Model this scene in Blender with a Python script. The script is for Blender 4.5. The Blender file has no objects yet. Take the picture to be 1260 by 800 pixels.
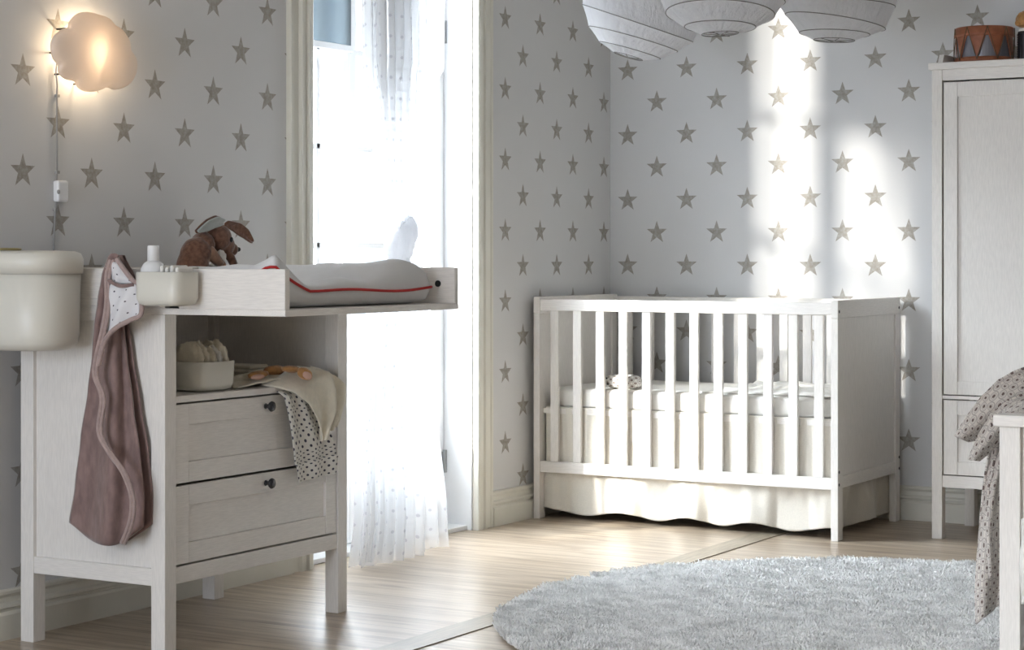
import bpy, bmesh, math, random
from mathutils import Vector, noise, Matrix
random.seed(7)
PI = math.pi
C = bpy.context.scene.collection
SC = bpy.context.scene

# ------------------------------------------------------------------ camera
FPX, CY, CXP, TH, EYE = 2442.0, 312.6, 630.0, 0.5282, 1.02
CAM = (3.819, -7.358)
ct, st = math.cos(TH), math.sin(TH)
cd = bpy.data.cameras.new('camera'); cam = bpy.data.objects.new('camera', cd); C.objects.link(cam)
cam.location = (CAM[0], CAM[1], EYE); cam.rotation_euler = (PI/2, 0, TH)
cd.sensor_fit = 'HORIZONTAL'; cd.sensor_width = 36.0; cd.lens = FPX/1260*36.0
cd.shift_y = -(400-CY)/1260.0
cd.clip_start = 0.05
SC.camera = cam

# ------------------------------------------------------------------ view
SC.view_settings.view_transform = 'Standard'
SC.view_settings.look = 'None'
SC.view_settings.exposure = 0.12
SC.view_settings.gamma = 1.0
SC.view_settings.use_curve_mapping = False

# ------------------------------------------------------------------ sky : brilliant outside the balcony door, dim on the room's far sides
W = bpy.data.worlds.new('sky'); SC.world = W; W.use_nodes = True
nt = W.node_tree; nt.nodes.clear()
wo = nt.nodes.new('ShaderNodeOutputWorld'); bg = nt.nodes.new('ShaderNodeBackground')
tc = nt.nodes.new('ShaderNodeTexCoord'); sx = nt.nodes.new('ShaderNodeSeparateXYZ')
SKY_DIM, SKY_LOW, SKY_BRIGHT = 0.13, 1.5, 44.0     # far side of the house / horizon haze outside the door / high sky outside the door
def mrange(src, f0, f1, t0, t1):
    m = nt.nodes.new('ShaderNodeMapRange'); m.interpolation_type = 'SMOOTHSTEP'
    for k_, v_ in (('From Min', f0), ('From Max', f1)): m.inputs[k_].default_value = v_
    for k_, v_ in (('To Min', t0), ('To Max', t1)):
        if isinstance(v_, (int, float)): m.inputs[k_].default_value = v_
        else: nt.links.new(v_, m.inputs[k_])
    nt.links.new(src, m.inputs['Value']); return m.outputs['Result']
nt.links.new(tc.outputs['Generated'], sx.inputs[0])
side = mrange(sx.outputs['Z'], .14, .40, SKY_LOW, SKY_BRIGHT)
nt.links.new(mrange(sx.outputs['X'], .05, -.40, SKY_DIM, side), bg.inputs['Strength'])
mxw = nt.nodes.new('ShaderNodeMix'); mxw.data_type = 'RGBA'
nt.links.new(mrange(sx.outputs['X'], .05, -.40, 0.0, 1.0), mxw.inputs[0])
mxw.inputs[6].default_value = (1.0, .965, .92, 1); mxw.inputs[7].default_value = (.90, .95, 1.0, 1)
nt.links.new(mxw.outputs[2], bg.inputs['Color'])
nt.links.new(bg.outputs[0], wo.inputs[0])

def area(name, loc, target, sx_, sy_, power, col):
    l = bpy.data.lights.new(name, 'AREA'); l.shape = 'RECTANGLE'; l.size = sx_; l.size_y = sy_; l.energy = power; l.color = col
    o = bpy.data.objects.new(name, l); C.objects.link(o); o.location = loc
    o.rotation_euler = (Vector(target)-Vector(loc)).to_track_quat('-Z', 'Y').to_euler(); return o
# low hard light through the balcony door, from an unseen spotlight in the sun's place
sp = bpy.data.lights.new('door_spotlight', 'SPOT'); sp.energy = 2500; sp.color = (1.0, 0.93, 0.82)
sp.spot_size = math.radians(50); sp.spot_blend = 0.2; sp.shadow_soft_size = 0.10
so = bpy.data.objects.new('door_spotlight', sp); C.objects.link(so)
SUN = Vector((-1.86, -4.4, 2.03)); so.location = SUN
so.rotation_euler = (Vector((0.35, -1.25, 0.9))-SUN).to_track_quat('-Z', 'Y').to_euler()
# daylight of a second window, behind the camera
area('window_daylight', (1.0, -8.3, 1.15), (0.7, -1.6, 0.9), 1.5, 1.5, 85, (0.80, 0.88, 1.0))

# ------------------------------------------------------------------ pixel -> place helpers (photo 1260x800)
def ray(px): k = (px-CXP)/FPX; return (ct*k-st, st*k+ct)
def atx(px, py, x):
    d = ray(px); t = (x-CAM[0])/d[0]; return Vector((x, CAM[1]+t*d[1], EYE-(py-CY)*t/FPX))
def aty(px, py, y):
    d = ray(px); t = (y-CAM[1])/d[1]; return Vector((CAM[0]+t*d[0], y, EYE-(py-CY)*t/FPX))
def atz(px, py, h):
    t = FPX*(EYE-h)/(py-CY); d = ray(px); return Vector((CAM[0]+t*d[0], CAM[1]+t*d[1], h))

# ------------------------------------------------------------------ mesh builder
class MB:
    def __init__(s): s.v = []; s.f = []
    def box(s, x0, x1, y0, y1, z0, z1):
        n = len(s.v)
        s.v += [(x0,y0,z0),(x1,y0,z0),(x1,y1,z0),(x0,y1,z0),(x0,y0,z1),(x1,y0,z1),(x1,y1,z1),(x0,y1,z1)]
        s.f += [tuple(n+i for i in q) for q in ((3,2,1,0),(4,5,6,7),(0,1,5,4),(1,2,6,5),(2,3,7,6),(3,0,4,7))]
        return s
    def grid(s, fn, nu, nv, closeu=False, flip=False):
        n = len(s.v); mu = nu if closeu else nu+1
        for j in range(nv+1):
            for i in range(mu): s.v.append(tuple(fn(i/nu, j/nv)))
        for j in range(nv):
            for i in range(nu):
                a = n+j*mu+i; b = n+j*mu+(i+1) % mu; c = b+mu; d = a+mu
                s.f.append((a, d, c, b) if flip else (a, b, c, d))
        return s
    def tube(s, pts, r, seg=8, closed=False, cap=True):
        pts = [Vector(p) for p in pts]; n = len(s.v); N = len(pts)
        rr = r if hasattr(r, '__len__') else [r]*N
        up = None
        for i, p in enumerate(pts):
            a = pts[(i-1) % N] if (closed or i > 0) else p; b = pts[(i+1) % N] if (closed or i < N-1) else p
            t = (b-a).normalized()
            if up is None:
                up = t.orthogonal().normalized()
            else:
                up = (up-t*up.dot(t)).normalized()
            w = t.cross(up)
            for k in range(seg):
                q = 2*PI*k/seg; s.v.append(tuple(p+rr[i]*(math.cos(q)*up+math.sin(q)*w)))
        M = N if closed else N-1
        for i in range(M):
            for k in range(seg):
                a = n+i*seg+k; b = n+i*seg+(k+1) % seg; c = n+((i+1) % N)*seg+(k+1) % seg; d = n+((i+1) % N)*seg+k
                s.f.append((a, b, c, d))
        if not closed and cap:
            s.f.append(tuple(n+k for k in range(seg))[::-1]); s.f.append(tuple(n+(N-1)*seg+k for k in range(seg)))
        return s
    def lathe(s, prof, seg=48, c=(0, 0, 0), ax=1, ay=1):
        n = len(s.v)
        for r, z in prof:
            for k in range(seg):
                q = 2*PI*k/seg; s.v.append((c[0]+ax*r*math.cos(q), c[1]+ay*r*math.sin(q), c[2]+z))
        for j in range(len(prof)-1):
            for k in range(seg):
                s.f.append((n+j*seg+k, n+j*seg+(k+1) % seg, n+(j+1)*seg+(k+1) % seg, n+(j+1)*seg+k))
        if prof[0][0] > 1e-6: s.f.append(tuple(n+k for k in range(seg))[::-1])
        if prof[-1][0] > 1e-6: s.f.append(tuple(n+(len(prof)-1)*seg+k for k in range(seg)))
        return s
    def prism(s, poly, dirv):      # poly list of 3d points, extruded by dirv
        n = len(s.v); N = len(poly); d = Vector(dirv)
        s.v += [tuple(Vector(p)) for p in poly]+[tuple(Vector(p)+d) for p in poly]
        s.f.append(tuple(n+i for i in range(N))[::-1]); s.f.append(tuple(n+N+i for i in range(N)))
        for i in range(N): s.f.append((n+i, n+(i+1) % N, n+N+(i+1) % N, n+N+i))
        return s
    def blob(s, c, r, rot=None, seg=20, ring=14, amp=0.0, fr=3.0, pw=1.0):
        n = len(s.v); M = rot.to_matrix() if rot is not None else Matrix.Identity(3); c = Vector(c)
        def f(u, v):
            a = 2*PI*u; b = PI*(v-0.5)
            d = Vector((math.cos(b)*math.cos(a), math.cos(b)*math.sin(a), math.sin(b)))
            if pw != 1.0: d = Vector([math.copysign(abs(q)**pw, q) for q in d])
            k = 1+amp*noise.noise(d*fr+c*7)
            return c+M @ Vector((d.x*r[0]*k, d.y*r[1]*k, d.z*r[2]*k))
        return s.grid(f, seg, ring, closeu=True)
    def build(s, name, mat, parent=None, bevel=0, smooth=False, solid=0, sub=0, origin=None, offset=0):
        me = bpy.data.meshes.new(name); o_ = Vector(origin) if origin else (Vector(parent['_o']) if parent and '_o' in parent.keys() else Vector((0, 0, 0)))
        me.from_pydata([tuple(Vector(p)-o_) for p in s.v], [], s.f)
        bm = bmesh.new(); bm.from_mesh(me); bmesh.ops.remove_doubles(bm, verts=bm.verts, dist=1e-6)
        bmesh.ops.recalc_face_normals(bm, faces=bm.faces); bm.to_mesh(me); bm.free()
        me.materials.append(mat)
        o = bpy.data.objects.new(name, me); C.objects.link(o)
        if parent:
            o.parent = parent; o['_o'] = list(o_)
        if origin: o.location = origin
        if smooth:
            for p in me.polygons: p.use_smooth = True
        if solid:
            m = o.modifiers.new('thick', 'SOLIDIFY'); m.thickness = solid; m.offset = offset
        if sub:
            m = o.modifiers.new('sub', 'SUBSURF'); m.levels = sub; m.render_levels = sub
        if bevel:
            m = o.modifiers.new('bev', 'BEVEL'); m.width = bevel; m.segments = 2; m.limit_method = 'ANGLE'; m.angle_limit = math.radians(40)
        return o

def thing(name, label, cat, loc, group=None):
    o = bpy.data.objects.new(name, None); C.objects.link(o); o.location = loc; o['_o'] = list(loc)
    o.empty_display_size = 0.05
    o['label'] = label; o['category'] = cat
    if group: o['group'] = group
    return o
def tag(o, label, cat, group=None, kind=None):
    o['label'] = label; o['category'] = cat
    if group: o['group'] = group
    if kind: o['kind'] = kind
    return o
def struct(o, label=None):
    o['kind'] = 'structure'
    if label: o['label'] = label
    return o
def lerp(a, b, t): return a+(b-a)*t
def pl(pts, t):            # polyline by parameter (first entry the key)
    if t <= pts[0][0]: return pts[0][1:]
    for a, b in zip(pts, pts[1:]):
        if t <= b[0]:
            k = (t-a[0])/(b[0]-a[0]); k = k*k*(3-2*k)*0.5+k*0.5
            return tuple(lerp(p, q, k) for p, q in zip(a[1:], b[1:]))
    return pts[-1][1:]

# ------------------------------------------------------------------ materials
def newmat(name):
    m = bpy.data.materials.new(name); m.use_nodes = True; n = m.node_tree; n.nodes.clear()
    out = n.nodes.new('ShaderNodeOutputMaterial'); b = n.nodes.new('ShaderNodeBsdfPrincipled')
    n.links.new(b.outputs[0], out.inputs[0]); return m, n, b, out
def N(n, t, **kw):
    x = n.nodes.new(t)
    for k, v in kw.items(): setattr(x, k, v)
    return x
def math_(n, op, a, b=None, c=None):
    x = n.nodes.new('ShaderNodeMath'); x.operation = op
    for i, q in enumerate((a, b, c)):
        if q is None: continue
        if isinstance(q, (int, float)): x.inputs[i].default_value = q
        else: n.links.new(q, x.inputs[i])
    return x.outputs[0]
def mixc(n, f, a, b):
    x = n.nodes.new('ShaderNodeMix'); x.data_type = 'RGBA'
    for i, q in ((0, f), (6, a), (7, b)):
        if isinstance(q, (int, float)): x.inputs[i].default_value = q
        elif isinstance(q, tuple): x.inputs[i].default_value = (*q, 1)[:4]
        else: n.links.new(q, x.inputs[i])
    return x.outputs[2]
def coord(n, scale=(1, 1, 1), out='Object'):
    t = N(n, 'ShaderNodeTexCoord'); mp = N(n, 'ShaderNodeMapping'); mp.inputs['Scale'].default_value = scale
    n.links.new(t.outputs[out], mp.inputs[0]); return mp.outputs[0]
def noise_(n, vec, sc, det=4, rough=0.5):
    x = N(n, 'ShaderNodeTexNoise'); x.inputs['Scale'].default_value = sc; x.inputs['Detail'].default_value = det; x.inputs['Roughness'].default_value = rough
    n.links.new(vec, x.inputs['Vector']); return x.outputs['Fac']
def bump(n, b, h, s, d=0.002):
    x = N(n, 'ShaderNodeBump'); x.inputs['Strength'].default_value = s; x.inputs['Distance'].default_value = d
    n.links.new(h, x.inputs['Height']); n.links.new(x.outputs[0], b.inputs['Normal']); return x
def plain(name, col, rough=0.5, var=0.0, sc=30, bmp=0.0, scale=(1, 1, 1), dist=0.002, sheen=0, col2=None, metallic=0, spec=None):
    m, n, b, o = newmat(name)
    b.inputs['Roughness'].default_value = rough; b.inputs['Metallic'].default_value = metallic
    if spec is not None: b.inputs['Specular IOR Level'].default_value = spec
    if sheen: b.inputs['Sheen Weight'].default_value = sheen; b.inputs['Sheen Roughness'].default_value = 0.4
    v = coord(n, scale); f = noise_(n, v, sc, 5)
    c2 = col2 or tuple(max(0, c*(1-var)) for c in col)
    r = N(n, 'ShaderNodeMapRange'); r.inputs['From Min'].default_value = .35; r.inputs['From Max'].default_value = .65; n.links.new(f, r.inputs['Value'])
    n.links.new(mixc(n, r.outputs[0], col, c2), b.inputs['Base Color'])
    if bmp: bump(n, b, f, bmp, dist)
    return m
def wood(name, scale, col=(.85, .815, .77), var=.09):
    return plain(name, col, .42, var, 12, .16, scale, .001)
M_wx = wood('white_wood_grain_x', (2.5, 28, 28)); M_wy = wood('white_wood_grain_y', (28, 2.5, 28)); M_wz = wood('white_wood_grain_z', (28, 28, 2.5))
M_trim = plain('cream_trim_paint', (.74, .72, .64), .38, .04, 9)
M_door = plain('white_door_paint', (.88, .89, .90), .35, .02, 9)
M_black = plain('black_knob', (.015, .015, .018), .25)
M_hole = plain('dark_hole', (.01, .01, .01), .8)
M_steel = plain('steel', (.45, .46, .47), .3, metallic=1)
M_plast = plain('cream_plastic', (.71, .69, .615), .38, .02, 5)
M_plastw = plain('white_plastic', (.80, .80, .80), .3, .01, 5)
M_olive = plain('olive_wood', (.34, .27, .10), .5, .3, 20)
M_vel = plain('brown_velour', (.29, .195, .178), .9, .22, 45, .5, (1, 1, .5), .003, .6, col2=(.20, .13, .12))
M_velt = plain('mauve_trim', (.42, .315, .29), .85, .15, 80, .4, sheen=.4)
M_linen = plain('cream_linen', (.73, .69, .61), .9, .06, 220, .35, (1, 1, 1), .001, .2)
M_sheet = plain('white_cotton', (.80, .78, .73), .9, .03, 60, .3, dist=.002)
M_mat = plain('white_mat_cover', (.72, .72, .72), .8, .03, 14, .5, dist=.004)
M_red = plain('red_piping', (.50, .018, .015), .6)
M_fleece = plain('cream_fleece', (.80, .74, .61), .95, .08, 60, .5, sheen=.4)
M_bfur = plain('brown_plush', (.21, .105, .066), .95, .3, 90, .8, dist=.003, sheen=.5, col2=(.12, .055, .035))
M_tan = plain('tan_plush', (.30, .17, .11), .95, .25, 90, .7, dist=.003, sheen=.4)
M_wfur = plain('white_fluff', (.75, .74, .70), .95, .15, 60, .9, dist=.004, sheen=.3)
M_earin = plain('pale_ear_lining', (.52, .55, .54), .9, .08, 60)
M_orange = plain('orange_plush', (.55, .28, .10), .95, .3, 60, .5, sheen=.3)
M_pink = plain('pink_lining', (.68, .43, .34), .95, .1, 60)
M_leath = plain('russet_leather', (.36, .12, .055), .5, .25, 40, .3)
M_drumsh = plain('silver_drum_shell', (.30, .30, .34), .25, .1, 9, metallic=.4)
M_rope = plain('brown_cord', (.14, .09, .05), .8)
M_cable = plain('grey_cable', (.33, .32, .31), .5)
M_bolt = plain('bolt_dark', (.02, .02, .02), .4)

def wallpaper(name, horiz, s0, par, s_sign):
    m, n, b, o = newmat(name); U = 0.13446
    t = N(n, 'ShaderNodeTexCoord'); sp_ = N(n, 'ShaderNodeSeparateXYZ'); n.links.new(t.outputs['Object'], sp_.inputs[0])
    S = math_(n, 'DIVIDE', math_(n, 'SUBTRACT', math_(n, 'MULTIPLY', sp_.outputs[horiz], s_sign), s0*U), U)
    z0 = EYE+U*(1.69-0.034+par)
    Z = math_(n, 'DIVIDE', math_(n, 'SUBTRACT', sp_.outputs['Z'], z0), U)
    u = math_(n, 'MULTIPLY', math_(n, 'ADD', S, Z), .5); v = math_(n, 'MULTIPLY', math_(n, 'SUBTRACT', S, Z), .5)
    ru = math_(n, 'ROUND', u); rv = math_(n, 'ROUND', v)
    lx = math_(n, 'SUBTRACT', S, math_(n, 'ADD', ru, rv)); lz = math_(n, 'SUBTRACT', Z, math_(n, 'SUBTRACT', ru, rv))
    a = math_(n, 'ARCTAN2', lx, lz); a = math_(n, 'ABSOLUTE', math_(n, 'WRAP', a, PI/5, -PI/5))
    r = math_(n, 'SQRT', math_(n, 'ADD', math_(n, 'MULTIPLY', lx, lx), math_(n, 'MULTIPLY', lz, lz)))
    qx = math_(n, 'MULTIPLY', r, math_(n, 'SINE', a)); qy = math_(n, 'MULTIPLY', r, math_(n, 'COSINE', a))
    Ro = .360; ri = Ro*.40
    e = math_(n, 'ADD', math_(n, 'MULTIPLY', qx, Ro-ri*math.cos(PI/5)), math_(n, 'MULTIPLY', qy, ri*math.sin(PI/5)))
    inside = math_(n, 'LESS_THAN', e, Ro*ri*math.sin(PI/5))
    tex = noise_(n, coord(n), 60, 6, .7); tex2 = noise_(n, coord(n), 5, 2)
    k = N(n, 'ShaderNodeMapRange'); n.links.new(tex, k.inputs['Value']); k.inputs['From Min'].default_value = .35; k.inputs['From Max'].default_value = .75
    k.inputs['To Min'].default_value = 1.; k.inputs['To Max'].default_value = .5
    starc = mixc(n, tex2, (.245, .22, .19), (.32, .29, .24))
    fac = math_(n, 'MULTIPLY', inside, k.outputs[0])
    base = mixc(n, tex2, (.675, .673, .672), (.645, .643, .642))
    n.links.new(mixc(n, fac, base, starc), b.inputs['Base Color'])
    b.inputs['Roughness'].default_value = .75; bump(n, b, noise_(n, coord(n), 400, 3), .12, .001)
    return m
M_wallL = wallpaper('star_wallpaper_left', 'Y', .4232, 1, -1)
M_wallB = wallpaper('star_wallpaper_back', 'X', .6044, 0, 1)

def floor_mat():
    m, n, b, o = newmat('pine_floorboards')
    t = N(n, 'ShaderNodeTexCoord'); sp_ = N(n, 'ShaderNodeSeparateXYZ'); n.links.new(t.outputs['Object'], sp_.inputs[0])
    x, y = sp_.outputs['X'], sp_.outputs['Y']
    row = math_(n, 'DIVIDE', y, .135); ri = math_(n, 'FLOOR', row); rf = math_(n, 'FRACT', row)
    wn = N(n, 'ShaderNodeTexWhiteNoise', noise_dimensions='1D'); n.links.new(ri, wn.inputs['W'])
    xs = math_(n, 'ADD', x, math_(n, 'MULTIPLY', wn.outputs['Value'], 9.))
    cmb = N(n, 'ShaderNodeCombineXYZ'); n.links.new(math_(n, 'MULTIPLY', xs, 1.6), cmb.inputs[0]); n.links.new(math_(n, 'MULTIPLY', y, 24.), cmb.inputs[1]); n.links.new(math_(n, 'MULTIPLY', ri, 3.7), cmb.inputs[2])
    g = noise_(n, cmb.outputs[0], 1.6, 8, .62)
    cmb2 = N(n, 'ShaderNodeCombineXYZ'); n.links.new(math_(n, 'MULTIPLY', xs, 2.2), cmb2.inputs[0]); n.links.new(math_(n, 'MULTIPLY', y, 12.), cmb2.inputs[1]); n.links.new(ri, cmb2.inputs[2])
    kn = noise_(n, cmb2.outputs[0], 1.7, 2, .5)
    kr = N(n, 'ShaderNodeMapRange'); n.links.new(kn, kr.inputs['Value']); kr.inputs['From Min'].default_value = .62; kr.inputs['From Max'].default_value = .72
    gr = N(n, 'ShaderNodeMapRange'); n.links.new(g, gr.inputs['Value']); gr.inputs['From Min'].default_value = .40; gr.inputs['From Max'].default_value = .66
    c = mixc(n, gr.outputs[0], (.50, .415, .32), (.25, .18, .12))
    c = mixc(n, math_(n, 'MULTIPLY', wn.outputs['Value'], .30), c, (.38, .30, .21))
    c = mixc(n, math_(n, 'MULTIPLY', kr.outputs[0], .6), c, (.16, .10, .06))
    seam = math_(n, 'ADD', math_(n, 'LESS_THAN', rf, .012), math_(n, 'GREATER_THAN', rf, .99))
    c = mixc(n, math_(n, 'MULTIPLY', math_(n, 'MINIMUM', seam, 1.), .65), c, (.07, .045, .03))
    n.links.new(c, b.inputs['Base Color'])
    b.inputs['Roughness'].default_value = .30
    bump(n, b, math_(n, 'SUBTRACT', g, math_(n, 'MULTIPLY', seam, 1.5)), .25, .002)
    return m
M_floor = floor_mat()
M_strip = plain('oak_strip', (.36, .30, .22), .38, .3, 6, .2, (20, 2, 20))

def sheer_mat():
    m, n, b, o = newmat('dotted_sheer')
    uvn = N(n, 'ShaderNodeUVMap'); 
    sp_ = N(n, 'ShaderNodeSeparateXYZ'); n.links.new(uvn.outputs[0], sp_.inputs[0])
    S = math_(n, 'DIVIDE', sp_.outputs[0], .034); Z = math_(n, 'DIVIDE', sp_.outputs[1], .034)
    u = math_(n, 'MULTIPLY', math_(n, 'ADD', S, Z), .5); v = math_(n, 'MULTIPLY', math_(n, 'SUBTRACT', S, Z), .5)
    ru = math_(n, 'ROUND', u); rv = math_(n, 'ROUND', v)
    lx = math_(n, 'SUBTRACT', S, math_(n, 'ADD', ru, rv)); lz = math_(n, 'SUBTRACT', Z, math_(n, 'SUBTRACT', ru, rv))
    dot = math_(n, 'LESS_THAN', math_(n, 'ADD', math_(n, 'MULTIPLY', lx, lx), math_(n, 'MULTIPLY', lz, lz)), .024)
    di = N(n, 'ShaderNodeBsdfDiffuse'); tr = N(n, 'ShaderNodeBsdfTranslucent'); tp = N(n, 'ShaderNodeBsdfTransparent')
    cc = mixc(n, dot, (.92, .93, .94), (.42, .42, .44))
    n.links.new(cc, di.inputs[0]); n.links.new(cc, tr.inputs[0])
    m1 = N(n, 'ShaderNodeMixShader'); m1.inputs[0].default_value = .30; n.links.new(di.outputs[0], m1.inputs[1]); n.links.new(tr.outputs[0], m1.inputs[2])
    m2 = N(n, 'ShaderNodeMixShader'); n.links.new(math_(n, 'ADD', .40, math_(n, 'MULTIPLY', dot, .3)), m2.inputs[0])
    n.links.new(tp.outputs[0], m2.inputs[1]); n.links.new(m1.outputs[0], m2.inputs[2]); n.links.new(m2.outputs[0], o.inputs[0])
    return m
M_sheer = sheer_mat()
def dotted(name, base, dotc, pitch, rad, rough=.9, warp=0.0, ring=False):
    m, n, b, o = newmat(name)
    uvn = N(n, 'ShaderNodeUVMap'); vec = uvn.outputs[0]
    sp_ = N(n, 'ShaderNodeSeparateXYZ'); n.links.new(vec, sp_.inputs[0])
    S = math_(n, 'DIVIDE', sp_.outputs[0], pitch); Z = math_(n, 'DIVIDE', sp_.outputs[1], pitch)
    u = math_(n, 'MULTIPLY', math_(n, 'ADD', S, Z), .5); v = math_(n, 'MULTIPLY', math_(n, 'SUBTRACT', S, Z), .5)
    ru = math_(n, 'ROUND', u); rv = math_(n, 'ROUND', v)
    lx = math_(n, 'SUBTRACT', S, math_(n, 'ADD', ru, rv)); lz = math_(n, 'SUBTRACT', Z, math_(n, 'SUBTRACT', ru, rv))
    d2 = math_(n, 'SQRT', math_(n, 'ADD', math_(n, 'MULTIPLY', lx, lx), math_(n, 'MULTIPLY', lz, lz)))
    dot = math_(n, 'LESS_THAN', d2, rad)
    c = mixc(n, dot, base, dotc)
    if ring:
        rg = math_(n, 'MULTIPLY', math_(n, 'GREATER_THAN', d2, .56), math_(n, 'LESS_THAN', d2, .70))
        rg2 = math_(n, 'MULTIPLY', math_(n, 'GREATER_THAN', d2, .34), math_(n, 'LESS_THAN', d2, .42))
        c = mixc(n, math_(n, 'MULTIPLY', math_(n, 'MAXIMUM', rg, rg2), .55), c, tuple(.55*q+.1 for q in dotc))
    n.links.new(c, b.inputs['Base Color']); b.inputs['Roughness'].default_value = rough
    bump(n, b, noise_(n, coord(n), 60, 4), .4, .003)
    return m
M_muslin = dotted('dotted_muslin', (.74, .71, .65), (.06, .06, .08), .0105, .30)
M_hood = dotted('dotted_hood_lining', (.72, .71, .72), (.08, .07, .09), .017, .12)
M_quilt = dotted('patterned_blanket', (.62, .57, .52), (.14, .10, .09), .021, .24, ring=True)

def paper_mat():
    m, n, b, o = newmat('rice_paper')
    di = N(n, 'ShaderNodeBsdfDiffuse'); tr = N(n, 'ShaderNodeBsdfTranslucent'); mx = N(n, 'ShaderNodeMixShader')
    f = noise_(n, coord(n, (1, 1, .35)), 38, 6, .65)
    c = mixc(n, f, (.93, .93, .94), (.80, .80, .82))
    n.links.new(c, di.inputs[0]); n.links.new(c, tr.inputs[0]); mx.inputs[0].default_value = .4
    n.links.new(di.outputs[0], mx.inputs[1]); n.links.new(tr.outputs[0], mx.inputs[2]); n.links.new(mx.outputs[0], o.inputs[0])
    x = N(n, 'ShaderNodeBump'); x.inputs['Strength'].default_value = 1.0; x.inputs['Distance'].default_value = .02
    n.links.new(f, x.inputs['Height']); n.links.new(x.outputs[0], di.inputs['Normal'])
    return m
M_paper = paper_mat()
M_wire = plain('lantern_wire', (.22, .21, .20), .6)
def cloud_mat():
    m, n, b, o = newmat('frosted_lamp_shade')
    di = N(n, 'ShaderNodeBsdfDiffuse'); tr = N(n, 'ShaderNodeBsdfTranslucent'); mx = N(n, 'ShaderNodeMixShader'); gl = N(n, 'ShaderNodeBsdfGlossy'); m2 = N(n, 'ShaderNodeMixShader')
    di.inputs[0].default_value = (.80, .75, .70, 1); tr.inputs[0].default_value = (.66, .595, .54, 1); mx.inputs[0].default_value = .42
    gl.inputs['Roughness'].default_value = .25; m2.inputs[0].default_value = .05
    n.links.new(di.outputs[0], mx.inputs[1]); n.links.new(tr.outputs[0], mx.inputs[2])
    n.links.new(mx.outputs[0], m2.inputs[1]); n.links.new(gl.outputs[0], m2.inputs[2]); n.links.new(m2.outputs[0], o.inputs[0]); return m
M_cloud = cloud_mat()
def glass_mat():
    m, n, b, o = newmat('window_glass')
    tp = N(n, 'ShaderNodeBsdfTransparent'); gl = N(n, 'ShaderNodeBsdfGlossy'); mx = N(n, 'ShaderNodeMixShader'); gl.inputs['Roughness'].default_value = .02
    mx.inputs[0].default_value = .06; tp.inputs[0].default_value = (.96, .98, 1, 1)
    n.links.new(tp.outputs[0], mx.inputs[1]); n.links.new(gl.outputs[0], mx.inputs[2]); n.links.new(mx.outputs[0], o.inputs[0]); return m
M_glass = glass_mat()
def blind_mat():
    m, n, b, o = newmat('blue_grey_blind')
    di = N(n, 'ShaderNodeBsdfDiffuse'); tr = N(n, 'ShaderNodeBsdfTranslucent'); mx = N(n, 'ShaderNodeMixShader')
    di.inputs[0].default_value = (.50, .56, .60, 1); tr.inputs[0].default_value = (.19, .215, .23, 1); mx.inputs[0].default_value = .7
    n.links.new(di.outputs[0], mx.inputs[1]); n.links.new(tr.outputs[0], mx.inputs[2]); n.links.new(mx.outputs[0], o.inputs[0]); return m
M_blind = blind_mat()
M_ceil = plain('ceiling_paint', (.70, .70, .69), .8, .02, 5)

def set_uv(o, uvs):     # uvs: list per vertex (only when vertices were not merged)
    me = o.data; l = me.uv_layers.new(name='UVMap')
    for lp in me.loops: l.data[lp.index].uv = uvs[lp.vertex_index]
def cloth(name, fn, nu, nv, size, mat, parent=None, solid=.003, sub=0, origin=None, smooth=True):
    """single cloth sheet: fn(u,v)->point, size=(width,height) metres for the print"""
    me = bpy.data.meshes.new(name); vs = []; fs = []; uv = []
    o_ = Vector(origin) if origin else (Vector(parent['_o']) if parent else Vector((0, 0, 0)))
    for j in range(nv+1):
        for i in range(nu+1):
            vs.append(tuple(Vector(fn(i/nu, j/nv))-o_)); uv.append((i/nu*size[0], j/nv*size[1]))
    for j in range(nv):
        for i in range(nu):
            a = j*(nu+1)+i; fs.append((a, a+1, a+nu+2, a+nu+1))
    me.from_pydata(vs, [], fs); me.materials.append(mat)
    o = bpy.data.objects.new(name, me); C.objects.link(o)
    if parent: o.parent = parent
    if origin: o.location = origin
    for p in me.polygons: p.use_smooth = True
    set_uv(o, uv)
    if solid: m = o.modifiers.new('thick', 'SOLIDIFY'); m.thickness = solid; m.offset = 0
    if sub: m = o.modifiers.new('sub', 'SUBSURF'); m.levels = sub; m.render_levels = sub
    return o

# ================================================================== THE ROOM
DY0, DY1, DTOP = -2.13, -1.10, 2.25        # balcony door opening in the left wall
XE, YN, ZT = 5.4, -8.6, 2.70
struct(MB().box(-.3, XE, YN, .2, -.12, 0).build('floor', M_floor), 'pale pine board floor')
struct(MB().box(-.3, XE, YN, .2, ZT, ZT+.1).build('ceiling', M_ceil), 'plain white ceiling')
w = MB().box(-.2, 0, YN, DY0, 0, ZT).box(-.2, 0, DY1, .2, 0, ZT).box(-.2, 0, DY0, DY1, DTOP, ZT)
struct(w.build('wall_left', M_wallL), 'left wall papered with grey stars, holding the balcony door')
struct(MB().box(0, XE, 0, .2, 0, ZT).build('wall_back', M_wallB), 'back wall papered with grey stars behind the cot')
struct(MB().box(.935, 1.03, -8.5, -.02, .0005, .003).build('trim_1', M_strip), 'flat wooden strip crossing the floorboards towards the cot')

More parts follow.
